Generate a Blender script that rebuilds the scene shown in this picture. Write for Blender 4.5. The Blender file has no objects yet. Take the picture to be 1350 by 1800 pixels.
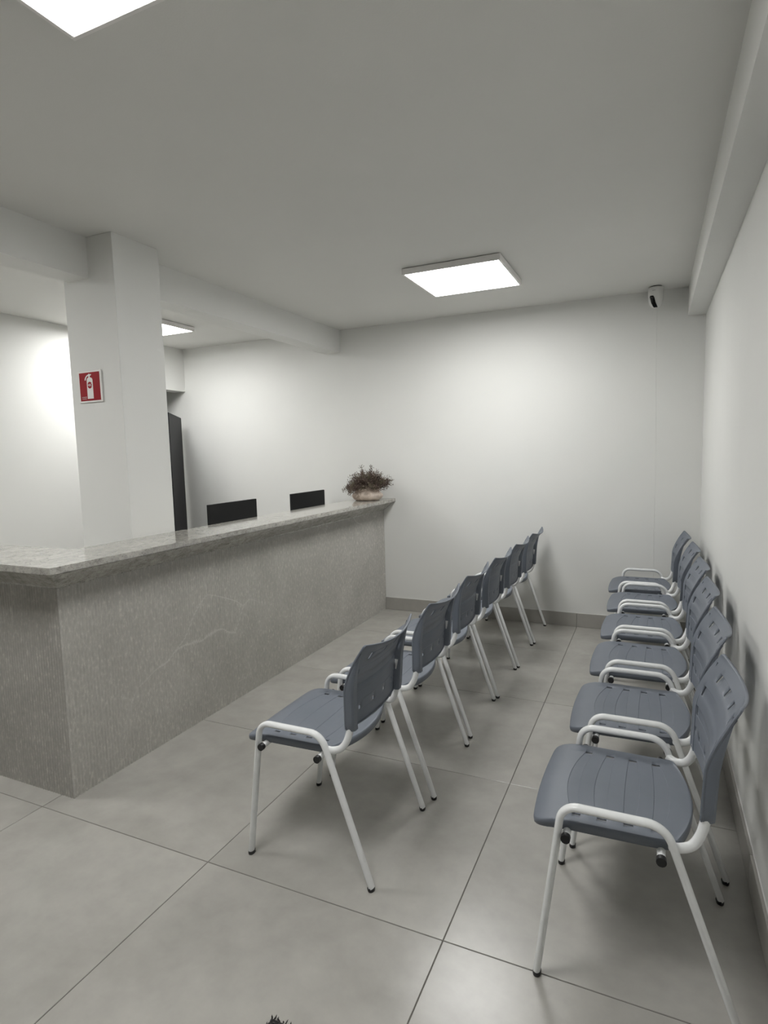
import bpy, bmesh, math, random
from mathutils import Vector, Matrix
random.seed(7)
scene = bpy.context.scene
COL = scene.collection

# ------------------------------------------------------------------ camera
cam_data = bpy.data.cameras.new('camera')
cam = bpy.data.objects.new('camera', cam_data); COL.objects.link(cam)
F = Vector((-0.41401145, 0.90473910, -0.10020817))
R_ = Vector((0.91009174, 0.41360253, -0.02580640))
U_ = Vector((-0.01809829, 0.10188277, 0.99463177))
M3 = Matrix((R_, U_, -F)).transposed()
cam.matrix_world = Matrix.Translation((1.45124, -1.55082, 1.46667)) @ M3.to_4x4()
cam_data.sensor_fit = 'VERTICAL'; cam_data.sensor_height = 36.0
cam_data.lens = 36.0 * 1037.92 / 1800.0
cam_data.clip_start = 0.02
scene.camera = cam
# ------------------------------------------------------------------ world / exposure
w = bpy.data.worlds.new('world'); scene.world = w; w.use_nodes = True
w.node_tree.nodes['Background'].inputs[0].default_value = (0.8, 0.85, 0.9, 1)
w.node_tree.nodes['Background'].inputs[1].default_value = 0.02
vs = scene.view_settings
vs.view_transform = 'Standard'; vs.look = 'None'; vs.gamma = 1.0; vs.use_curve_mapping = False
vs.exposure = 1.77
PANEL_STRENGTH = 7.4

# ------------------------------------------------------------------ dimensions
H = 2.607; YB = 3.412; XR = 1.777; XL = -3.118; YF = -5.0
XC = -4.6; YC = 1.4          # passage beyond the left wall
TX = 0.9; TY = 0.9118

# ------------------------------------------------------------------ materials
def srgb(r, g, b):
    f = lambda c: (c/255/12.92) if c/255 <= .04045 else ((c/255+.055)/1.055)**2.4
    return (f(r), f(g), f(b), 1)

def new_mat(name, color, rough=.5, metal=0.0, spec=.5):
    m = bpy.data.materials.new(name); m.use_nodes = True
    b = m.node_tree.nodes['Principled BSDF']
    b.inputs['Base Color'].default_value = color
    b.inputs['Roughness'].default_value = rough
    b.inputs['Metallic'].default_value = metal
    b.inputs['Specular IOR Level'].default_value = spec
    return m, m.node_tree, b

def coords(nt, scale=(1,1,1)):
    tc = nt.nodes.new('ShaderNodeTexCoord'); mp = nt.nodes.new('ShaderNodeMapping')
    mp.inputs['Scale'].default_value = scale
    nt.links.new(tc.outputs['Object'], mp.inputs['Vector'])
    return mp

def noise(nt, mp, scale, detail=4, rough=.55, dist=0):
    n = nt.nodes.new('ShaderNodeTexNoise'); n.inputs['Scale'].default_value = scale
    n.inputs['Detail'].default_value = detail; n.inputs['Roughness'].default_value = rough
    n.inputs['Distortion'].default_value = dist
    nt.links.new(mp.outputs[0], n.inputs['Vector']); return n

def ramp(nt, src, stops):
    r = nt.nodes.new('ShaderNodeValToRGB'); e = r.color_ramp.elements
    e[0].position, e[0].color = stops[0]; e[1].position, e[1].color = stops[1]
    for p, c in stops[2:]:
        x = e.new(p); x.color = c
    nt.links.new(src, r.inputs[0]); return r

def mixc(nt, fac, a, b, mode='MIX'):
    m = nt.nodes.new('ShaderNodeMix'); m.data_type = 'RGBA'; m.blend_type = mode
    for s, v in ((0, fac), (6, a), (7, b)):
        if hasattr(v, 'links') or isinstance(v, bpy.types.NodeSocket): nt.links.new(v, m.inputs[s])
        else: m.inputs[s].default_value = v
    return m.outputs[2]

def bump(nt, b, h, strength, dist):
    n = nt.nodes.new('ShaderNodeBump'); n.inputs['Strength'].default_value = strength
    n.inputs['Distance'].default_value = dist
    nt.links.new(h, n.inputs['Height']); nt.links.new(n.outputs[0], b.inputs['Normal'])

def paint(name, color):
    m, nt, b = new_mat(name, color, .62, spec=.3)
    mp = coords(nt); n = noise(nt, mp, 1.1, 3)
    r = ramp(nt, n.outputs['Fac'], [(.3, (color[0]*.96, color[1]*.96, color[2]*.96, 1)), (.7, color)])
    nt.links.new(r.outputs[0], b.inputs['Base Color'])
    n2 = noise(nt, mp, 170, 3); bump(nt, b, n2.outputs['Fac'], .12, .002)
    return m
M_WALL = paint('white_wall_paint', (.80, .80, .775, 1))
M_CEIL = paint('white_ceiling_paint', (.76, .755, .725, 1))

def tile_mat(name, c0, c1, rough):
    m, nt, b = new_mat(name, c0, rough, spec=.5)
    tc = nt.nodes.new('ShaderNodeTexCoord'); oi = nt.nodes.new('ShaderNodeObjectInfo')
    ad = nt.nodes.new('ShaderNodeVectorMath'); ad.operation = 'ADD'
    mu = nt.nodes.new('ShaderNodeVectorMath'); mu.operation = 'SCALE'; mu.inputs[0].default_value = (31, 17, 5)
    nt.links.new(oi.outputs['Random'], mu.inputs['Scale'])
    nt.links.new(tc.outputs['Object'], ad.inputs[0]); nt.links.new(mu.outputs[0], ad.inputs[1])
    n = noise(nt, ad, 1.7, 7, .6, .6); n2 = noise(nt, ad, 9, 5, .6)
    r = ramp(nt, n.outputs['Fac'], [(.32, c0), (.68, c1)])
    r2 = ramp(nt, n2.outputs['Fac'], [(.25, (.9, .9, .9, 1)), (.75, (1.06, 1.06, 1.06, 1))])
    c = mixc(nt, 1.0, r.outputs[0], r2.outputs[0], 'MULTIPLY')
    nt.links.new(c, b.inputs['Base Color'])
    n3 = noise(nt, ad, 60, 3); bump(nt, b, n3.outputs['Fac'], .05, .002)
    return m
M_TILE = tile_mat('cement_look_porcelain', (.385, .372, .343, 1), (.460, .446, .412, 1), .27)
M_BASE = tile_mat('baseboard_porcelain', (.36, .346, .318, 1), (.42, .404, .372, 1), .36)
M_GROUT = new_mat('grey_grout', (.13, .125, .115, 1), .9)[0]

def granite():
    m, nt, b = new_mat('grey_granite', (.4, .4, .38, 1), .07, spec=1.0)
    mp = coords(nt, (1, .6, 1.2)); n = noise(nt, mp, 40, 9, .75, .5)
    mp2 = coords(nt); n2 = noise(nt, mp2, 120, 4, .7); n3 = noise(nt, mp2, 5, 6, .6, 2.0)
    r = ramp(nt, n.outputs['Fac'], [(.30, (.17, .165, .155, 1)), (.45, (.40, .39, .36, 1)), (.62, (.55, .535, .50, 1)), (.78, (.43, .42, .39, 1))])
    r2 = ramp(nt, n2.outputs['Fac'], [(.34, (.22, .21, .20, 1)), (.45, (1, 1, 1, 1))])
    r3 = ramp(nt, n3.outputs['Fac'], [(.35, (.84, .83, .81, 1)), (.6, (1.08, 1.07, 1.05, 1))])
    c = mixc(nt, .7, r.outputs[0], r2.outputs[0], 'MULTIPLY')
    c = mixc(nt, 1.0, c, r3.outputs[0], 'MULTIPLY')
    nt.links.new(c, b.inputs['Base Color'])
    return m
M_GRANITE = granite()

def ribbed():
    m, nt, b = new_mat('ribbed_stone_porcelain', (.3, .29, .27, 1), .5, spec=.4)
    mp = coords(nt); n = noise(nt, mp, 2.6, 7, .6, .5); n2 = noise(nt, coords(nt, (1, 1, .5)), 75, 4, .65)
    r = ramp(nt, n.outputs['Fac'], [(.3, (.415, .402, .370, 1)), (.7, (.505, .490, .455, 1))])
    r2 = ramp(nt, n2.outputs['Fac'], [(.36, (.86, .86, .86, 1)), (.55, (1, 1, 1, 1)), (.70, (1.38, 1.38, 1.36, 1))])
    c = mixc(nt, .8, r.outputs[0], r2.outputs[0], 'MULTIPLY')
    # thin pale veins
    wn = noise(nt, mp, 1.6, 3); wa = nt.nodes.new('ShaderNodeVectorMath'); wa.operation = 'MULTIPLY_ADD'
    wa.inputs[1].default_value = (.22, .22, .22)
    nt.links.new(wn.outputs['Color'], wa.inputs[0]); nt.links.new(mp.outputs[0], wa.inputs[2])
    nv = nt.nodes.new('ShaderNodeTexVoronoi'); nv.feature = 'DISTANCE_TO_EDGE'; nv.inputs['Scale'].default_value = 1.5
    nt.links.new(wa.outputs[0], nv.inputs['Vector'])
    rv = ramp(nt, nv.outputs['Distance'], [(.0, (1, 1, 1, 1)), (.0075, (0, 0, 0, 1))])
    nm = noise(nt, mp, 1.4, 2); rm = ramp(nt, nm.outputs['Fac'], [(.5, (0, 0, 0, 1)), (.66, (.75, .75, .75, 1))])
    f = mixc(nt, 1.0, rv.outputs[0], rm.outputs[0], 'MULTIPLY')
    c = mixc(nt, f, c, (.66, .645, .61, 1))
    nt.links.new(c, b.inputs['Base Color'])
    return m
M_RIB = ribbed()

def plastic():
    m, nt, b = new_mat('blue_grey_plastic', (.15, .165, .195, 1), .42, spec=.5)
    mp = coords(nt); n = noise(nt, mp, 420, 3, .6); n2 = noise(nt, mp, 7, 3)
    r = ramp(nt, n2.outputs['Fac'], [(.3, (.140, .158, .190, 1)), (.7, (.160, .178, .214, 1))])
    nt.links.new(r.outputs[0], b.inputs['Base Color'])
    bump(nt, b, n.outputs['Fac'], .25, .0006)
    return m
M_PLASTIC = plastic()
def enamel():
    m, nt, b = new_mat('white_enamelled_steel', (.8, .81, .81, 1), .25, spec=.5)
    n = noise(nt, coords(nt), 25, 3)
    r = ramp(nt, n.outputs['Fac'], [(.3, (.78, .79, .79, 1)), (.7, (.84, .85, .85, 1))])
    nt.links.new(r.outputs[0], b.inputs['Base Color']); return m
M_STEEL = enamel()
M_RUBBER = new_mat('black_rubber', (.012, .012, .013, 1), .45)[0]
M_BLACK = new_mat('black_monitor_plastic', (.005, .0055, .006, 1), .55, 0, .3)[0]
M_GLOSS = new_mat('black_glossy_lacquer', (.006, .006, .008, 1), .06, spec=.5)[0]
M_LAMPFRAME = new_mat('white_lamp_plastic', (.86, .84, .82, 1), .4)[0]
M_WHITE = new_mat('white_plastic', (.72, .72, .70, 1), .35)[0]
M_RED = new_mat('red_print', srgb(150, 14, 26), .5, 0, .15)[0]
M_PRINT = new_mat('white_print', (.80, .78, .76, 1), .4)[0]
M_BOUNCE_CUT = new_mat('dark_bounce_cut', (.03, .032, .035, 1), .12)[0]  # dark finish added for the unseen front wall to cut bounce light
M_DOOR = new_mat('black_satin_door', (.008, .008, .010, 1), .5, 0, .12)[0]
M_DESK = new_mat('pale_laminate', (.5, .49, .46, 1), .4)[0]
M_METALGREY = new_mat('grey_steel', (.35, .35, .36, 1), .3, .9)[0]
def emit():
    m = bpy.data.materials.new('led_diffuser'); m.use_nodes = True; nt = m.node_tree
    nt.nodes.remove(nt.nodes['Principled BSDF']); e = nt.nodes.new('ShaderNodeEmission')
    e.inputs[0].default_value = (1.0, 1.0, .985, 1); e.inputs[1].default_value = PANEL_STRENGTH
    nt.links.new(e.outputs[0], nt.nodes['Material Output'].inputs[0]); return m
M_LED = emit()
def pot_mat():
    m, nt, b = new_mat('weathered_clay', (.5, .42, .36, 1), .75)
    mp = coords(nt); n = noise(nt, mp, 14, 6, .65, .8); n2 = noise(nt, mp, 60, 4)
    r = ramp(nt, n.outputs['Fac'], [(.32, (.22, .17, .13, 1)), (.46, (.50, .41, .34, 1)), (.66, (.66, .57, .50, 1))])
    nt.links.new(r.outputs[0], b.inputs['Base Color']); bump(nt, b, n2.outputs['Fac'], .4, .004); return m
M_POT = pot_mat()
def leaf_mat():
    m, nt, b = new_mat('dried_brown_foliage', (.10, .07, .05, 1), .8)
    n = noise(nt, coords(nt), 16, 3)
    r = ramp(nt, n.outputs['Fac'], [(.35, (.085, .058, .046, 1)), (.52, (.165, .120, .097, 1)), (.68, (.175, .165, .095, 1))])
    nt.links.new(r.outputs[0], b.inputs['Base Color']); return m
M_LEAF = leaf_mat()
def mat_mat():
    m, nt, b = new_mat('dark_grey_pile', (.05, .05, .05, 1), .95)
    n = noise(nt, coords(nt), 90, 3)
    r = ramp(nt, n.outputs['Fac'], [(.35, (.025, .026, .027, 1)), (.65, (.12, .12, .12, 1))])
    nt.links.new(r.outputs[0], b.inputs['Base Color']); return m
M_PILE = mat_mat()

# ------------------------------------------------------------------ helpers
def link(name, me, mat, parent=None, smooth=None, loc=None):
    o = bpy.data.objects.new(name, me); COL.objects.link(o)
    if mat and not me.materials: me.materials.append(mat)
    if parent: o.parent = parent
    if loc: o.location = loc
    if smooth is not None:
        me.shade_smooth(); me.set_sharp_from_angle(angle=math.radians(smooth))
    return o
def obj(name, bm, mat, parent=None, smooth=None, loc=None, recalc=True):
    if recalc: bmesh.ops.recalc_face_normals(bm, faces=bm.faces[:])
    me = bpy.data.meshes.new(name); bm.to_mesh(me); bm.free()
    return link(name, me, mat, parent, smooth, loc)
def empty(name, loc=(0, 0, 0), rotz=0):
    o = bpy.data.objects.new(name, None); COL.objects.link(o); o.location = loc
    o.rotation_euler = (0, 0, rotz); o.empty_display_size = .1; return o
def tag(o, label, cat, group=None, kind=None):
    o['label'] = label; o['category'] = cat
    if group: o['group'] = group
    if kind: o['kind'] = kind
    return o
def structure(o): o['kind'] = 'structure'; return o
def box(bm, x0, x1, y0, y1, z0, z1, bev=0, seg=1):
    vs_ = [bm.verts.new((x, y, z)) for x in (x0, x1) for y in (y0, y1) for z in (z0, z1)]
    fs = [bm.faces.new([vs_[i] for i in f]) for f in ((0,1,3,2),(4,6,7,5),(0,4,5,1),(2,3,7,6),(0,2,6,4),(1,5,7,3))]
    if bev:
        es = list({e for f in fs for e in f.edges})
        bmesh.ops.bevel(bm, geom=es, offset=bev, segments=seg, affect='EDGES', profile=.5)
def prism(bm, poly, axis, a, b):
    """extrude a 2d polygon along an axis ('y': poly is x,z ; 'x': poly is y,z ; 'z': poly is x,y)"""
    def p3(p, t): return {'y': (p[0], t, p[1]), 'x': (t, p[0], p[1]), 'z': (p[0], p[1], t)}[axis]
    A = [bm.verts.new(p3(p, a)) for p in poly]; B = [bm.verts.new(p3(p, b)) for p in poly]
    n = len(poly); bm.faces.new(A); bm.faces.new(B[::-1])
    for i in range(n): bm.faces.new((A[i], A[(i+1) % n], B[(i+1) % n], B[i]))
def fillet(pts, radii, seg=7):
    out = [Vector(pts[0])]
    for i in range(1, len(pts)-1):
        p, a, b = Vector(pts[i]), Vector(pts[i-1]), Vector(pts[i+1])
        u = (a-p).normalized(); v = (b-p).normalized(); ang = u.angle(v)
        r = radii[i-1]; d = r/math.tan(ang/2); s, e = p+u*d, p+v*d
        c = p+(u+v).normalized()*(r/math.sin(ang/2))
        va, vb = s-c, e-c; tot = va.angle(vb); ax = va.cross(vb).normalized()
        for k in range(seg+1): out.append(c+Matrix.Rotation(tot*k/seg, 3, ax) @ va)
    out.append(Vector(pts[-1])); return out
def rings(path, a, b, n=12, up=Vector((0, 1, 0))):
    """cross-section ellipse: a in the plane of the path, b along 'up'"""
    R = []
    for i, p in enumerate(path):
        t = (path[min(i+1, len(path)-1)]-path[max(i-1, 0)]).normalized()
        s = t.cross(up).normalized(); w_ = s.cross(t).normalized()
        R.append([p+s*(a*math.cos(2*math.pi*k/n))+w_*(b*math.sin(2*math.pi*k/n)) for k in range(n)])
    return R
def skin(bm, R, cap0=True, cap1=True):
    V = [[bm.verts.new(p) for p in r] for r in R]; n = len(R[0])
    for i in range(len(V)-1):
        for k in range(n): bm.faces.new((V[i][k], V[i][(k+1) % n], V[i+1][(k+1) % n], V[i+1][k]))
    if cap0: bm.faces.new(V[0][::-1])
    if cap1: bm.faces.new(V[-1])
def lathe(bm, prof, n=32, c=(0, 0, 0), sx=1, sy=1):
    V = [[bm.verts.new((c[0]+sx*r*math.cos(2*math.pi*k/n), c[1]+sy*r*math.sin(2*math.pi*k/n), c[2]+z)) for k in range(n)] for r, z in prof]
    for i in range(len(V)-1):
        for k in range(n): bm.faces.new((V[i][k], V[i][(k+1) % n], V[i+1][(k+1) % n], V[i+1][k]))
    bm.faces.new(V[0][::-1]); bm.faces.new(V[-1])

# ================================================================== STRUCTURE
# floor slab (grout bed) with one child per porcelain tile
bm = bmesh.new(); box(bm, XC, XR, YF, YB, -.06, -.0022)
floor = structure(obj('floor', bm, M_GROUT))
tile_cache = {}
def tile_mesh(sx, sy, th=.008, ch=.0012):
    key = (round(sx, 3), round(sy, 3))
    if key not in tile_cache:
        bm = bmesh.new(); hx, hy = sx/2, sy/2
        lv = [(hx, hy, -th), (hx, hy, -ch), (hx-ch, hy-ch, 0)]
        V = [[bm.verts.new((x*a, y*b, z)) for a, b in ((-1,-1),(1,-1),(1,1),(-1,1))] for x, y, z in lv]
        for i in range(2):
            for k in range(4): bm.faces.new((V[i][k], V[i][(k+1)%4], V[i+1][(k+1)%4], V[i+1][k]))
        bm.faces.new(V[2]); bm.faces.new(V[0][::-1])
        bmesh.ops.recalc_face_normals(bm, faces=bm.faces[:])
        me = bpy.data.meshes.new('tile'); bm.to_mesh(me); bm.free(); me.materials.append(M_TILE); tile_cache[key] = me
    return tile_cache[key]
xs = sorted({XC, XR} | {k*TX for k in range(-5, 2)}); ys = sorted({YF, YB} | {k*TY for k in range(-5, 4)})
xs = [x for x in xs if XC <= x <= XR]; ys = [y for y in ys if YF <= y <= YB]
for i in range(len(xs)-1):
    for j in range(len(ys)-1):
        g = .003
        sx, sy = xs[i+1]-xs[i]-g, ys[j+1]-ys[j]-g
        if sx < .03 or sy < .03: continue
        o = link('tile', tile_mesh(sx, sy), None, floor, None, ((xs[i]+xs[i+1])/2, (ys[j]+ys[j+1])/2, 0))

bm = bmesh.new(); box(bm, XC, XR, YF, YB, H, H+.12); structure(obj('ceiling', bm, M_CEIL))
bm = bmesh.new(); box(bm, XC-.15, XR+.15, YB, YB+.15, -.06, H+.12); structure(obj('wall_back', bm, M_WALL))
bm = bmesh.new(); box(bm, XR, XR+.15, YF, YB, -.06, H+.12); structure(obj('wall_right', bm, M_WALL))
bm = bmesh.new(); box(bm, XC-.15, XR+.15, YF-.15, YF, -.06, H+.12); structure(obj('wall_front', bm, M_BOUNCE_CUT))  # unseen wall behind the camera, made dark so less light bounces back
bm = bmesh.new()
box(bm, XL-.15, XL, YF, 2.45, 0, H); box(bm, XL-.15, XL, 2.45, YB, 2.168, H)
structure(obj('wall_left', bm, M_WALL))
bm = bmesh.new(); box(bm, XC-.15, XC, YF, YB, -.06, H+.12); box(bm, XC, XL-.15, YC-.15, YC, 0, H)
structure(obj('wall_passage', bm, M_WALL))
# beams and pillar
bm = bmesh.new(); box(bm, 1.661, XR, YF, YB, 2.401, H); structure(obj('trim_1', bm, M_WALL))
bm = bmesh.new(); box(bm, -1.389, -1.229, YF, .706, 2.403, H); box(bm, -1.389, -1.229, 1.016, YB, 2.403, H); structure(obj('trim_2', bm, M_WALL))
bm = bmesh.new(); box(bm, -1.416, -1.048, .706, 1.016, 0, H, .003, 2); structure(obj('wall_pillar', bm, M_WALL))

# baseboards: porcelain strips, each strip its own piece on a thin mortar bed
def baseboard(name, axis, fixed, inward, joints, hb=.115):
    bm = bmesh.new()
    a0, a1 = joints[0], joints[-1]
    lo, hi = sorted((fixed, fixed+inward*.004))
    if axis == 'x': box(bm, a0, a1, lo, hi, .0, hb+.002)
    else: box(bm, lo, hi, a0, a1, .0, hb+.002)
    bed = structure(obj(name, bm, M_WHITE))
    for k in range(len(joints)-1):
        g = .0015; a, b = joints[k]+g, joints[k+1]-g
        lo, hi = sorted((fixed+inward*.004, fixed+inward*.013))
        bm = bmesh.new()
        if axis == 'x': box(bm, a, b, lo, hi, .001, hb, .0012)
        else: box(bm, lo, hi, a, b, .001, hb, .0012)
        obj('tile', bm, M_BASE, bed)
baseboard('baseboard_back', 'x', YB, -1, [-.82, -.315, .9, 1.764])
baseboard('baseboard_right', 'y', XR, -1, [YF, -4.2, -3.0, -1.8, -.6, .6, 1.8, 2.9, YB-.013])
baseboard('baseboard_left', 'y', XL, 1, [YF, -4.2, -3.0, -1.8, -.6, .6, 1.8, 2.45])

# open black door leaf in the passage opening at the left end of the back wall
door = structure(empty('door_1', (-3.098, 3.275, 0), math.radians(36)))
L_ = .85     # leaf runs from the hinge towards the room: local -y
bm = bmesh.new(); box(bm, -.02, .02, -L_, 0, .012, 1.882, .002)
leaf = obj('door_leaf', bm, M_DOOR, door)
for z in (.3, 1.6):
    bm = bmesh.new(); lathe(bm, [(.008, -.045), (.008, .045)], 12, (0, .008, z)); obj('hinge', bm, M_METALGREY, door, 40)

# ================================================================== CEILING LIGHTS
def make_light():
    t = empty('ceiling_light')
    S, h = .31, .036
    bm = bmesh.new()
    for (x0, x1, y0, y1) in ((-S, S, -S, -S+.014), (-S, S, S-.014, S), (-S, -S+.014, -S+.014, S-.014), (S-.014, S, -S+.014, S-.014)):
        box(bm, x0, x1, y0, y1, -h-.004, -.004, .0015)
    box(bm, -S+.0135, S-.0135, -S+.0135, S-.0135, -.0075, -.0045)
    obj('frame', bm, M_LAMPFRAME, t)
    bm = bmesh.new(); box(bm, -S+.03, S-.03, -S+.03, S-.03, -.0043, 0); obj('mounting_plate', bm, M_BLACK, t)
    bm = bmesh.new(); box(bm, -S+.0142, S-.0142, -S+.0142, S-.0142, -h-.002, -h+.003); obj('diffuser', bm, M_LED, t)
    return t
def copy_tree(o, parent=None):
    c = o.copy(); COL.objects.link(c)
    if parent: c.parent = parent
    for ch in o.children: copy_tree(ch, c)
    return c
proto = make_light()
lights = [
 ((.308, 2.292), 'square white LED ceiling panel nearest the back wall, over the waiting chairs'),
 ((.350, -.661), 'large glowing square LED ceiling panel cut off at the top left of the photo'),
 ((-2.552, 2.310), 'square LED ceiling panel half hidden behind the pillar, over the desk side of the counter'),
 ((-2.552, -.661), 'square LED ceiling panel beyond the left beam, outside the photo')]
for i, ((x, y), lab) in enumerate(lights):
    o = proto if i == 0 else copy_tree(proto)
    o.location = (x, y, H); tag(o, lab, 'ceiling light', 'square LED panels on the ceiling')

# ================================================================== RECEPTION COUNTER
XCF, YCF = -.82, .091            # faces of the body
counter = tag(empty('reception_counter', (XCF, YCF, 0)), 'L-shaped reception counter clad in ribbed grey stone-look porcelain', 'counter')
def ribbed_panel(length, z0, z1, pitch=.0165, depth=.0042, sub=5):
    """profile along +s, relief along +n; returns list of (s, n)"""
    n = int(length/pitch); pr = []
    for k in range(n*sub+1):
        s = k/sub*pitch; ph = (k % sub)/sub
        pr.append((s*length/(n*pitch), -depth*(0 if ph < .01 else [0, .35, 1, 1, .35][k % sub])))
    return pr
def add_ribbed(axis, start, length, sign, face, out, back, z0, z1):
    bm = bmesh.new(); pr = ribbed_panel(length, z0, z1)
    def P(s, n, z):
        a = start+sign*s; b = face+out*n
        return (b, a, z) if axis == 'y' else (a, b, z)
    prev = None
    for s, n in pr:
        c = (bm.verts.new(P(s, n, z0)), bm.verts.new(P(s, n, z1)))
        if prev: bm.faces.new((prev[0], c[0], c[1], prev[1]))
        else: first = c
        prev = c
    b0 = (bm.verts.new(P(0, -back, z0)), bm.verts.new(P(0, -back, z1)))
    b1 = (bm.verts.new(P(length, -back, z0)), bm.verts.new(P(length, -back, z1)))
    bm.faces.new((first[0], first[1], b0[1], b0[0])); bm.faces.new((prev[0], b1[0], b1[1], prev[1])); bm.faces.new((b0[0], b0[1], b1[1], b1[0]))
    bm.faces.new([v for v in (b0[1], first[1], prev[1], b1[1])]) if False else None
    return bm
inv = Matrix.Translation((-XCF, -YCF, 0))
bm = add_ribbed('y', YCF+.004, YB-YCF-.006, 1, XCF, 1, .012, .0, .931); bm.transform(inv)
obj('front_panel', bm, M_RIB, counter)
bm = add_ribbed('x', XCF-.004, 1.9, -1, YCF, -1, .012, .0, .931); bm.transform(inv)
obj('side_panel', bm, M_RIB, counter)
bm = bmesh.new()
box(bm, XCF-.005, XCF+.0, YCF, YCF+.005, 0, .931, .001)
bm.transform(inv); obj('corner_trim', bm, M_RIB, counter)
bm = bmesh.new()                                    # masonry core
core = [(XCF-.012, YCF+.012), (XCF-.012, YB-.002), (XCF-.20, YB-.002), (XCF-.20, YCF+.23), (XCF-1.9, YCF+.23), (XCF-1.9, YCF+.012)]
prism(bm, core, 'z', 0, 1.015); bm.transform(inv); obj('body', bm, M_WALL, counter)
# worktop: slab plus inclined apron
top = tag(empty('countertop', (-.7, -.02, 1.047)), 'polished speckled grey granite worktop running along the reception counter', 'countertop')
inv = Matrix.Translation((.7, .02, -1.047))
XO, YO = -.700, -.020
bm = bmesh.new()
slab = [(XO, YO), (XO, YB-.001), (-1.046, YB-.001), (-1.046, .360), (-2.72, .360), (-2.72, YO)]
prism(bm, slab, 'z', 1.018, 1.047)
bmesh.ops.bevel(bm, geom=[e for e in bm.edges if abs(e.verts[0].co.z-e.verts[1].co.z) < 1e-6], offset=.0025, segments=2, affect='EDGES')
bm.transform(inv); obj('slab', bm, M_GRANITE, top)
def apron(axis):
    bm = bmesh.new()
    # section from the slab's underside edge in to the head of the body
    if axis == 'y':
        sec = [(XO-.020, 1.0175), (XO-.020, 1.013), (XCF+.002, .937), (XCF+.002, .932), (XCF-.0115, .932), (XCF-.0115, .945), (XO-.05, 1.0175)]
        a, b = [], []
        for x, z in sec:
            off = (XO-.020)-x
            a.append(bm.verts.new((x, YO+.020+off*(YCF-.002-(YO+.020))/((XO-.020)-(XCF+.002)), z))); b.append(bm.verts.new((x, YB-.001, z)))
    else:
        sec = [(YO+.020, 1.0175), (YO+.020, 1.013), (YCF-.002, .937), (YCF-.002, .932), (YCF+.0115, .932), (YCF+.0115, .945), (YO+.05, 1.0175)]
        a, b = [], []
        for y, z in sec:
            off = y-(YO+.020)
            a.append(bm.verts.new((XO-.020-off*((XO-.020)-(XCF+.002))/(YCF-.002-(YO+.020)), y, z))); b.append(bm.verts.new((-2.72, y, z)))
    bm.faces.new(a); bm.faces.new(b[::-1])
    for i in range(7): bm.faces.new((a[i], a[(i+1) % 7], b[(i+1) % 7], b[i]))
    bm.transform(inv); return obj('apron', bm, M_GRANITE, top)
apron('y'); apron('x')

# desk and monitors behind the counter
desk = tag(empty('reception_desk', (-1.40, 2.2, 0)), 'pale laminate desk hidden behind the counter, carrying the two monitors', 'desk')
bm = bmesh.new(); box(bm, -.30, .36, -.9, 1.2, .715, .74, .002); obj('desk_top', bm, M_DESK, desk)
for x in (-.26, .32):
    for y in (-.86, 1.16):
        bm = bmesh.new(); box(bm, x-.02, x+.02, y-.02, y+.02, 0, .715, .002); obj('leg', bm, M_DESK, desk)
def monitor(y0, y1, ztop, tilt, label):
    w2 = (y1-y0)/2
    t = tag(empty('computer_monitor', (-1.40, (y0+y1)/2, .741)), label, 'monitor', 'monitors behind the counter')
    zt = ztop-.741
    bm = bmesh.new(); box(bm, -.022, .0, -w2, w2, zt-.335, zt, .003, 2)
    # slight raised housing on the back
    box(bm, -.004, .016, -w2*.55, w2*.55, zt-.32, zt-.19, .006, 2)
    obj('display_housing', bm, M_BLACK, t)
    bm = bmesh.new(); box(bm, -.024, -.0221, -w2+.008, w2-.008, zt-.315, zt-.010); obj('screen', bm, M_GLOSS, t)
    bm = bmesh.new(); box(bm, .010, .03, -.03, .03, .008, zt-.2, .004); obj('stand_neck', bm, M_BLACK, t)
    bm = bmesh.new(); box(bm, -.09, .09, -.12, .12, 0, .010, .004); obj('stand_base', bm, M_BLACK, t)
    t.rotation_euler = (tilt, 0, 0); return t
monitor(1.713, 2.266, 1.130, 0, 'back of a black computer monitor above the counter, nearer the pillar')
monitor(2.765, 3.33, 1.129, 0, 'back of a black computer monitor above the counter, beside the dried plant')

# ================================================================== POTTED DRIED PLANT
PX, PY = -.868, 3.172
plant = tag(empty('potted_plant', (PX, PY, 1.0475)), 'squat beige clay pot of bushy dried brown foliage on the counter end', 'potted plant')
bm = bmesh.new()
prof = [(.070, 0), (.092, .002), (.112, .018), (.124, .040), (.121, .056), (.104, .074), (.092, .086), (.094, .096), (.104, .106), (.108, .110), (.102, .110), (.090, .098), (.082, .088), (.05, .085)]
lathe(bm, [(r_*1.13, z_*.98) for r_, z_ in prof], 40)
obj('pot', bm, M_POT, plant, 50)
bm = bmesh.new(); rnd = random.Random(3)
def stick(bm, pts, r0):
    V = []
    for i, p in enumerate(pts):
        r = r0*(1-.6*i/(len(pts)-1))
        V.append([bm.verts.new(p+Vector((r*math.cos(a), r*math.sin(a), 0))) for a in (0, 2.1, 4.2)])
    for i in range(len(V)-1):
        for k in range(3): bm.faces.new((V[i][k], V[i][(k+1) % 3], V[i+1][(k+1) % 3], V[i+1][k]))
def leaflet(bm, p, d, s):
    side = d.cross(Vector((rnd.uniform(-1, 1), rnd.uniform(-1, 1), rnd.uniform(-1, 1)))).normalized()*s*.36
    q = [p, p+d*s*.5+side, p+d*s, p+d*s*.5-side]
    bm.faces.new([bm.verts.new(x) for x in q])
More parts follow.
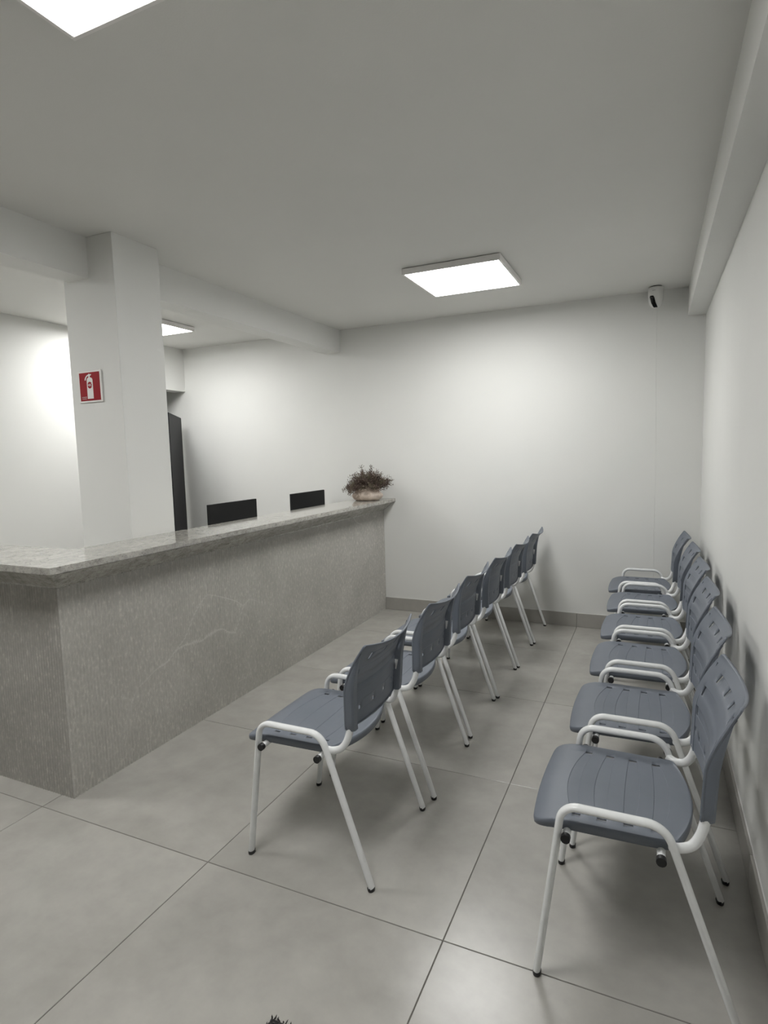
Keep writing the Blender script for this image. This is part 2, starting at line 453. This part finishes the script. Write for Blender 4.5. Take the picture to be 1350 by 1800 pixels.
def spray(az, el, L, droop, base_r=.05):
    p = Vector((math.cos(az)*rnd.uniform(0, base_r), math.sin(az)*rnd.uniform(0, base_r), .095))
    pts = [p]; n = 8
    for i in range(n):
        e = el-droop*(i/n)**1.4
        d = Vector((math.cos(az)*math.cos(e), math.sin(az)*math.cos(e), math.sin(e)))
        pts.append(pts[-1]+d*L/n+Vector([rnd.uniform(-.002, .002) for _ in range(3)]))
    stick(bm, pts, .0016)
    for i in range(2, n+1):
        p = pts[i]; t = (pts[i]-pts[i-1]).normalized()
        for _ in range(3):
            d = (t*rnd.uniform(.5, 1.1)+Vector([rnd.uniform(-.9, .9) for _ in range(3)])).normalized()
            l2 = rnd.uniform(.014, .030); e2 = p+d*l2
            if e2.z < .004 and (e2.xy.length < .3): e2.z = .004
            stick(bm, [p, e2], .0008)
            for k in range(4):
                q = p+(e2-p)*(k+1)/4
                dd = (d+Vector([rnd.uniform(-.9, .9) for _ in range(3)])).normalized()
                leaflet(bm, q, dd, rnd.uniform(.006, .011))
for i in range(230):
    az = rnd.uniform(0, 2*math.pi); el = math.radians(rnd.uniform(10, 88))
    spray(az, el, rnd.uniform(.10, .155)+.03*math.cos(el)*rnd.random(), rnd.uniform(.1, .7))
for i in range(16): spray(math.radians(rnd.uniform(205, 250)), math.radians(rnd.uniform(15, 40)), rnd.uniform(.12, .165), rnd.uniform(1.2, 1.6), .08)
for i in range(26): spray(math.radians(rnd.uniform(-10, 75)), math.radians(rnd.uniform(15, 50)), rnd.uniform(.14, .185), rnd.uniform(.3, .8), .08)
for i in range(4): spray(rnd.uniform(0, 6), math.radians(80), .20, .1, .02)
lim = YB-PY-.008
for v in bm.verts:
    if v.co.y > lim: v.co.y = lim
    if v.co.z < .003: v.co.z = .003
fo = obj('foliage', bm, M_LEAF, plant, recalc=False); fo['kind'] = 'stuff'

# ================================================================== EXTINGUISHER SIGN
sign = tag(empty('fire_extinguisher_sign', (-1.267, .7045, 1.854)), 'square red and white fire extinguisher sign on the pillar', 'sign')
W2, H2 = .086, .083
bm = bmesh.new(); box(bm, -W2, W2, -.007, -.0005, -H2, H2, .0015); obj('backing', bm, M_PRINT, sign)
bm = bmesh.new(); box(bm, -W2+.011, W2-.011, -.0078, -.0069, -H2+.009, H2-.010); obj('red_field', bm, M_RED, sign)
def flat(name, polys, mat, y, th=.0005):
    bm = bmesh.new()
    for poly in polys: prism(bm, poly, 'y', y, y-th)
    return obj(name, bm, mat, sign)
def sp(u, v):      # sign picture coordinates: u 0..1 left-right, v 0..1 top-bottom
    return (-W2+2*W2*u, H2-2*H2*v)
body = [sp(.385, .30), sp(.40, .255), sp(.44, .225), sp(.47, .215), sp(.47, .175), sp(.44, .175), sp(.38, .21), sp(.35, .26), sp(.335, .30),
        sp(.30, .30), sp(.305, .25), sp(.345, .19), sp(.41, .14), sp(.47, .125), sp(.47, .105), sp(.52, .105), sp(.52, .125), sp(.58, .115), sp(.595, .14), sp(.56, .165), sp(.53, .175), sp(.53, .215),
        sp(.57, .225), sp(.62, .255), sp(.635, .30), sp(.635, .885), sp(.375, .885)]
flat('extinguisher_pictogram', [body], M_PRINT, -.0078)
flat('red_disc', [[sp(.505+.095*math.cos(a*math.pi/16), .46+.105*math.sin(a*math.pi/16)) for a in range(32)]], M_RED, -.0082)
def text(body_, name, size, loc, mat, parent):
    cu = bpy.data.curves.new(name, 'FONT'); cu.body = body_; cu.size = size; cu.align_x = 'CENTER'; cu.align_y = 'CENTER'; cu.extrude = .0002
    t = bpy.data.objects.new(name, cu); COL.objects.link(t)
    dg = bpy.context.evaluated_depsgraph_get(); me = bpy.data.meshes.new_from_object(t.evaluated_get(dg))
    bpy.data.objects.remove(t); me.transform(Matrix.Rotation(math.pi/2, 4, 'X')); me.materials.clear(); me.materials.append(mat)
    o = bpy.data.objects.new(name, me); COL.objects.link(o); o.parent = parent; o.location = loc; return o
x_, z_ = sp(.505, .46); text('ABC', 'lettering', .017, (x_, -.0089, z_), M_PRINT, sign)
x_, z_ = sp(.235, .83); text('EXTINTOR', 'small_lettering', .0075, (x_, -.0080, z_), M_PRINT, sign)
x_, z_ = sp(.235, .885); text('DE INCÊNDIO', 'small_lettering', .0055, (x_, -.0080, z_), M_PRINT, sign)
sign.rotation_euler = (0, math.radians(-.4), 0)

# ================================================================== SECURITY CAMERA + CABLE
sc = tag(empty('security_camera', (1.444, 3.285, H)), 'small white dome security camera under the ceiling in the back right corner', 'security camera')
bm = bmesh.new(); lathe(bm, [(.040, -.006), (.040, 0)], 28); obj('mounting_ring', bm, M_BLACK, sc, 40)
bm = bmesh.new()
lathe(bm, [(.046, -.006), (.051, -.010), (.052, -.04), (.052, -.075), (.049, -.10), (.043, -.122), (.033, -.138), (.019, -.148), (.004, -.151)], 32)
obj('housing', bm, M_WHITE, sc, 40)
# dark curved lens window wrapped on the front of the housing
prof = [(-.070, .0525), (-.080, .0525), (-.09, .0517), (-.10, .0497), (-.112, .0475), (-.122, .0437), (-.131, .0385), (-.139, .0330), (-.145, .026), (-.149, .019)]
bm = bmesh.new(); a_c = math.radians(-124)
Vv = []
for i, (z, r) in enumerate(prof):
    wd = [.30, .48, .56, .58, .60, .64, .70, .80, .95, 1.2][i]
    off = .10+.55*(i/9)**2
    Vv.append([(bm.verts.new(((r+.0012)*math.cos(a_c+off+wd*(k/6-.5)*1.1), (r+.0012)*math.sin(a_c+off+wd*(k/6-.5)*1.1), z))) for k in range(7)])
for i in range(len(Vv)-1):
    for k in range(6): bm.faces.new((Vv[i][k], Vv[i][k+1], Vv[i+1][k+1], Vv[i+1][k]))
bmesh.ops.solidify(bm, geom=bm.faces[:], thickness=.0012)
obj('lens_window', bm, M_GLOSS, sc, 40)
bm = bmesh.new(); lathe(bm, [(.0105, 0), (.0105, .003), (.006, .0045)], 20)
bm.transform(Matrix.Translation(((.053)*math.cos(a_c), (.053)*math.sin(a_c), -.079)) @ Matrix.Rotation(a_c, 4, 'Z') @ Matrix.Rotation(math.pi/2, 4, 'Y'))
obj('lens', bm, M_GLOSS, sc, 40)
bm = bmesh.new(); 
for k in range(4):
    a = a_c+.20+.10*k
    p0 = Vector((.0526*math.cos(a), .0526*math.sin(a), -.034)); 
    bm2 = bmesh.new(); box(bm2, -.0006, .0006, -.0018, .0018, -.0022, .0022); bm2.transform(Matrix.Translation(p0) @ Matrix.Rotation(a, 4, 'Z'))
    me_ = bpy.data.meshes.new('t'); bm2.to_mesh(me_); bm2.free(); bm.from_mesh(me_); bpy.data.meshes.remove(me_)
obj('grey_mark', bm, M_METALGREY, sc)
bm = bmesh.new()
pts = [Vector((1.446, YB-.0002, H-.004)), Vector((1.4545, YB-.0002, 2.45)), Vector((1.454, YB-.0002, 2.07)), Vector((1.462, YB-.0002, 1.60)), Vector((1.467, YB-.0002, 1.13)), Vector((1.462, YB-.0002, .95)), Vector((1.464, YB-.0002, .52)), Vector((1.464, YB-.0002, .13))]
skin(bm, rings(pts, .0022, .0018, 8))
tag(obj('camera_cable', bm, M_WALL, None, 40), 'thin white cable running down the back wall below the security camera', 'cable')

# ================================================================== CHAIRS
CW = .487           # distance between the two side frames
CYm = CW/2
def side_path(y):
    return fillet([(0, y, .010), (.066, y, .517), (.318, y, .517), (.495, y, .010)], [.048, .062], 8)
def make_chair():
    t = empty('waiting_chair')
    for y in (0, CW):
        path = side_path(y); R = rings(path, .0103, .0142, 16)
        # path: foot, 9 bend points, 9 bend points, foot
        bm = bmesh.new(); skin(bm, R[:10], True, False); front = obj('leg', bm, M_STEEL, t, 50)
        bm = bmesh.new(); skin(bm, R[9:11], False, False); obj('side_bar', bm, M_STEEL, t, 50)
        bm = bmesh.new(); skin(bm, R[10:], False, True); rear = obj('leg', bm, M_STEEL, t, 50)
        for leg_, x, dx in ((front, 0, .002), (rear, .495, -.006)):
            bm = bmesh.new()
            d = Vector((.13, 0, 1)) if leg_ is front else Vector((-.349, 0, 1))
            p = [Vector((x, y, 0)), Vector((x, y, 0))+d*.003, Vector((x, y, 0))+d*.013]
            r = rings(p, .0115, .0154, 16); r[0] = [Vector((q.x*1, q.y, 0)) for q in rings([p[0], p[1]], .0098, .0136, 16)[0]]
            skin(bm, r); obj('foot_cap', bm, M_RUBBER, leg_, 50)
        s = 1 if y == 0 else -1
        K = [Vector((px, y+s*py, pz)) for px, py, pz in ((.318, -.004, .475), (.332, .006, .465), (.352, .018, .458), (.378, .029, .464), (.396, .038, .488), (.407, .044, .525), (.411, .047, .565), (.414, .047, .61), (.418, .046, .66), (.424, .045, .70))]
        pts = []
        for i in range(1, len(K)-2):
            for q in range(4):
                f_ = q/4; p0, p1, p2, p3 = K[i-1:i+3]
                pts.append(.5*((2*p1)+(p2-p0)*f_+(2*p0-5*p1+4*p2-p3)*f_**2+(3*p1-p0-3*p2+p3)*f_**3))
        bm = bmesh.new(); skin(bm, rings(pts, .0125, .0125, 14)); obj('back_support', bm, M_STEEL, t, 50)
    for x, z in ((.078, .4335), (.309, .4335)):
        bm = bmesh.new(); skin(bm, rings([Vector((x, -.012, z)), Vector((x, CW+.012, z))], .0105, .0105, 14, Vector((0, 0, 1)))); cb = obj('crossbar', bm, M_STEEL, t, 50)
        for y, s in ((-.012, -1), (CW+.012, 1)):
            bm = bmesh.new(); skin(bm, rings([Vector((x, y-s*.006, z)), Vector((x, y+s*.006, z)), Vector((x, y+s*.009, z))], .0125, .0125, 14, Vector((0, 0, 1))))
            obj('end_cap', bm, M_RUBBER, cb, 50)
    # ---- seat
    sl = [(.085, .108, -.031, -.021), (.150, .175, -.020, -.006), (.217, .242, -.004, .011), (.285, .309, .007, .024)]
    us = [-1, -.97, -.90, -.832, -.790, -.74, -.65, -.55, -.44, -.33, -.22, -.11, 0]; us = us+[-u for u in us[-2::-1]]
    lines = [('f', d, 0) for d in (0, .004, .010, .018, .028, .040, .052)]
    for (a, b, ba, bb) in sl:
        lines += [('s', a-.0007, ba, 0), ('s', a+.0009, ba, 1), ('h',), ('s', b-.0009, bb, 1), ('s', b+.0007, bb, 0), ('m',)]
    lines = lines[:-1]+[('r', .030, 0), ('r', .016, 0), ('r', .006, 0), ('r', 0, 0)]
    def x_front(u): return -.024+.010*u*u
    def x_rear(u): return .352+.036*(1-u*u)
    W = .2215
    rows = []
    for k, l in enumerate(lines):
        row = []
        for u in us:
            if l[0] == 'f': x = x_front(u)+l[1]
            elif l[0] == 'r': x = x_rear(u)-l[1]
            elif l[0] == 's':
                g = max(0, 1-(u/.79)**2); x = l[1]+l[2]*g
            else: x = None
            row.append(x)
        rows.append((l, row))
    # fill midpoints
    for k, (l, row) in enumerate(rows):
        if row[0] is None:
            rows[k] = (l, [(rows[k-1][1][i]+rows[k+1][1][i])/2 for i in range(len(us))])
    bm = bmesh.new(); G = []
    for k, (l, row) in enumerate(rows):
        gr = []
        for i, u in enumerate(us):
            x = row[i]; xf, xr_ = x_front(u), x_rear(u)
            df, dr = x-xf, xr_-x
            w_ = W-.008*max(0, (x-.10)/.25)
            for d, r in ((df, .030), (dr, .022)):
                if d < r: w_ -= r-math.sqrt(max(0, r*r-(r-d)**2))
            z = .4635
            if x < .075: z -= .026*((.075-x)/.10)**2
            z -= .009*(1-u*u)*min(1, max(0, (x+.0)/.12))
            z += .004*max(0, (x-.28)/.1)
            band = l[0] in ('h',) or (l[0] == 's' and l[3] == 1)
            if band and abs(u) <= .84: z -= .0013
            gr.append(bm.verts.new((x, CYm+u*w_, z)))
        G.append(gr)
    nr, nu = len(G), len(us)
    for k in range(nr-1):
        for i in range(nu-1):
            lk = rows[k][0]; lk2 = rows[k+1][0]
            inb = (lk[0] == 's' and lk[3] == 1 and lk2[0] == 'h') or (lk[0] == 'h')
            m_ = abs((us[i]+us[i+1])/2)
            if inb and .79 < m_ < .832: continue
            bm.faces.new((G[k][i], G[k][i+1], G[k+1][i+1], G[k+1][i]))
    per = [G[0][i] for i in range(nu)]+[G[k][-1] for k in range(1, nr)]+[G[-1][i] for i in range(nu-2, -1, -1)]+[G[k][0] for k in range(nr-2, 0, -1)]
    def rimskirt(bm, per, axes, drops):
        n = len(per); a, b, c = axes; cur = per
        out = []
        for i in range(n):
            p0, p1 = per[i-1].co, per[(i+1) % n].co
            t2 = Vector((p1[a]-p0[a], p1[b]-p0[b]))
            t2 = t2.normalized() if t2.length > 1e-9 else Vector((1, 0)); out.append(Vector((t2.y, -t2.x)))
        cen = sum((v.co for v in per), Vector())/n
        s = 0
        for i in range(n): s += out[i].dot(Vector((per[i].co[a]-cen[a], per[i].co[b]-cen[b])))
        sg = 1 if s > 0 else -1
        for o_, d_ in drops:
            new = []
            for i in range(n):
                co = per[i].co.copy(); dd = d_(per[i].co) if callable(d_) else d_
                co[a] += sg*out[i].x*o_; co[b] += sg*out[i].y*o_; co[c] += dd
                new.append(bm.verts.new(co))
            for i in range(n): bm.faces.new((cur[i], cur[(i+1) % n], new[(i+1) % n], new[i]))
            cur = new
    deep = lambda co: -.026 if (co.x > .03) else (-.012-.014*max(0, (co.x+.03)/.06))
    rimskirt(bm, per, (0, 1, 2), [(.0020, -.0012), (.0036, -.0042), (.0040, -.009), (.0026, deep)])
    bmesh.ops.recalc_face_normals(bm, faces=bm.faces[:])
    up_ = sum(f.normal.z*f.calc_area() for f in bm.faces)
    if up_ < 0: bmesh.ops.reverse_faces(bm, faces=bm.faces[:])
    me = bpy.data.meshes.new('seat'); bm.to_mesh(me); bm.free()
    seat = link('seat', me, M_PLASTIC, t, 35)
    md = seat.modifiers.new('solid', 'SOLIDIFY'); md.thickness = .0042; md.offset = -1
    # ---- backrest (front surface, then rim and solid)
    zs = [.578, .642, .706, .768]   # slot rows (bottom edges)
    SH = .030
    vl = [0, .004, .010, .020, .034]
    spec = []
    for d in vl: spec.append((d, 0))
    for z in zs:
        b0 = z-.532
        spec += [(b0-.0007, 0), (b0+.0009, 1), (b0+SH/2, 2), (b0+SH-.0009, 1), (b0+SH+.0007, 0)]
        nxt = b0+SH+.018
        spec.append((nxt, 0))
    spec = sorted({s[0]: s for s in spec if s[0] <= .287}.values())
    spec += [(.291, 0), (.298, 0), (.301, 0)]
    spec = sorted({round(s[0], 5): s for s in spec}.values())
    ub = [-1, -.97, -.90, -.835, -.780, -.72, -.658, -.603, -.52, -.43, -.34, -.238, -.183, -.10, 0]; ub = ub+[-u for u in ub[-2::-1]]
    holes = [(.785, .825), (.215, .255)]
    TH = .301
    def bx(u, tt):
        q = tt/TH
        return .393+.012*q+.067*(max(0, q-.45)/.55)**1.5+.031*(1-u*u)*(.8+.2*q)
    bm = bmesh.new(); G = []
    for (tt, fl) in spec:
        gr = []; q = tt/TH
        for u in ub:
            w_ = .2115+.013*math.sin(math.pi*min(1, q/.95)*.62)
            if q > .66: w_ -= .014*((q-.66)/.34)**1.7
            for d, r in ((tt, .006), (TH-tt, .007)):
                if d < r: w_ -= r-math.sqrt(max(0, r*r-(r-d)**2))
            z = .532+tt - (.021*(1-u*u)*max(0, q-.72)/.28) - .004*(1-u*u)*max(0, .1-q)/.1
            x = bx(u, tt)
            if fl and abs(u) <= (.66 if (tt < .09 or tt > .225) else .84): x += .0012
            gr.append(bm.verts.new((x, CYm+u*w_, z)))
        G.append(gr)
    nr, nu = len(G), len(ub)
    for k in range(nr-1):
        for i in range(nu-1):
            m_ = abs((ub[i]+ub[i+1])/2); f0, f1 = spec[k][1], spec[k+1][1]
            ishole = (f0 >= 1 and f1 >= 1 and max(f0, f1) == 2)
            zz = spec[k][0]+.532
            end_row = zz < .59 or zz > .76; outer = .780 < m_ < .835 and not end_row; inner = (.183 < m_ < .238 or .603 < m_ < .658) and end_row
            if ishole and (outer or inner): continue
            bm.faces.new((G[k][i], G[k][i+1], G[k+1][i+1], G[k+1][i]))
    per = [G[0][i] for i in range(nu)]+[G[k][-1] for k in range(1, nr)]+[G[-1][i] for i in range(nu-2, -1, -1)]+[G[k][0] for k in range(nr-2, 0, -1)]
    rimskirt(bm, per, (1, 2, 0), [(.0012, .0010), (.0024, .0036), (.0016, .0090)])
    bmesh.ops.recalc_face_normals(bm, faces=bm.faces[:])
    if sum(f.normal.x*f.calc_area() for f in bm.faces) > 0: bmesh.ops.reverse_faces(bm, faces=bm.faces[:])
    me = bpy.data.meshes.new('backrest'); bm.to_mesh(me); bm.free()
    back = link('backrest', me, M_PLASTIC, t, 35)
    md = back.modifiers.new('solid', 'SOLIDIFY'); md.thickness = .0032; md.offset = -1
    # tube sleeves at both rear edges of the backrest
    for s in (-1, 1):
        bm = bmesh.new(); R = []
        for k in range(15):
            q = k/14*.93; tt = q*TH
            w_ = .2115+.013*math.sin(math.pi*min(1, q/.95)*.62)
            if q > .66: w_ -= .014*((q-.66)/.34)**1.7
            if q < .02: w_ -= .004
            x0 = bx(1, tt)+.0025; x1 = x0+(.033 if q < .5 else .033-.029*((q-.5)/.43)**1.25); z = .528+tt
            yo = CYm+s*(w_+.0005); wi = .034 if q < .5 else .034-.016*(q-.5)/.4; yi = CYm+s*(w_-wi)
            c = .006 if q > .02 else .008
            ring = [(x0, yo-s*.001), (x0+c, yo+s*.0012), (x1-c, yo-s*.0008), (x1, yo-s*c), (x1, yi+s*c*.6), (x1-c, yi), (x0+.003, yi)]
            R.append([Vector((a_, b_, z)) for a_, b_ in ring])
        skin(bm, R); obj('tube_sleeve', bm, M_PLASTIC, back, 35)
    return t
chair = make_chair()
GL, GR = 'chairs in the middle row, backs to the wall row', 'chairs in the row along the right wall'
left_row = [(.118, .103), (.136, .679), (.128, 1.256), (.140, 1.791), (.150, 2.323), (.160, 2.856)]
right_row = [(1.178, -.004), (1.203, .588), (1.218, 1.180), (1.222, 1.742), (1.216, 2.318), (1.190, 2.853)]
ord_ = ['nearest chair of', 'second chair from the camera in', 'third chair from the camera in', 'fourth chair from the camera in', 'fifth chair from the camera in', 'farthest chair of']
first = True
for row, gname, lab in ((left_row, GL, 'the middle row'), (right_row, GR, 'the row by the right wall')):
    for i, (x, y) in enumerate(row):
        c = chair if first else copy_tree(chair)
        c.location = (x, y, 0)
        tail = ', blue-grey with white frame'
        tag(c, ord_[i]+' '+lab+tail, 'chair', gname); first = False

# ================================================================== DOORMAT
mat_ = tag(empty('doormat', (.568, -.408, 0)), 'dark grey shaggy mat on the tiles, cut off at the bottom edge', 'mat')
bm = bmesh.new(); box(bm, .004, .60, -.80, -.004, .0003, .006, .001); obj('backing', bm, M_RUBBER, mat_)
bm = bmesh.new(); rnd = random.Random(11)
for i in range(74):
    for j in range(96):
        x = .004+.59*i/73+rnd.uniform(-.003, .003); y = -.004-.79*j/95+rnd.uniform(-.003, .003)
        h = rnd.uniform(.010, .017); lx, ly = rnd.uniform(-.007, .007), rnd.uniform(-.007, .007); r = .0022
        b_ = [bm.verts.new((x+r*math.cos(a), y+r*math.sin(a), .004)) for a in (0, 2.1, 4.2)]
        m_ = [bm.verts.new((x+lx*.5+r*math.cos(a), y+ly*.5+r*math.sin(a), h*.7)) for a in (0, 2.1, 4.2)]
        tp = bm.verts.new((x+lx, y+ly, h))
        for k in range(3):
            bm.faces.new((b_[k], b_[(k+1) % 3], m_[(k+1) % 3], m_[k])); bm.faces.new((m_[k], m_[(k+1) % 3], tp))
pl = obj('pile', bm, M_PILE, mat_, recalc=False); pl['kind'] = 'stuff'
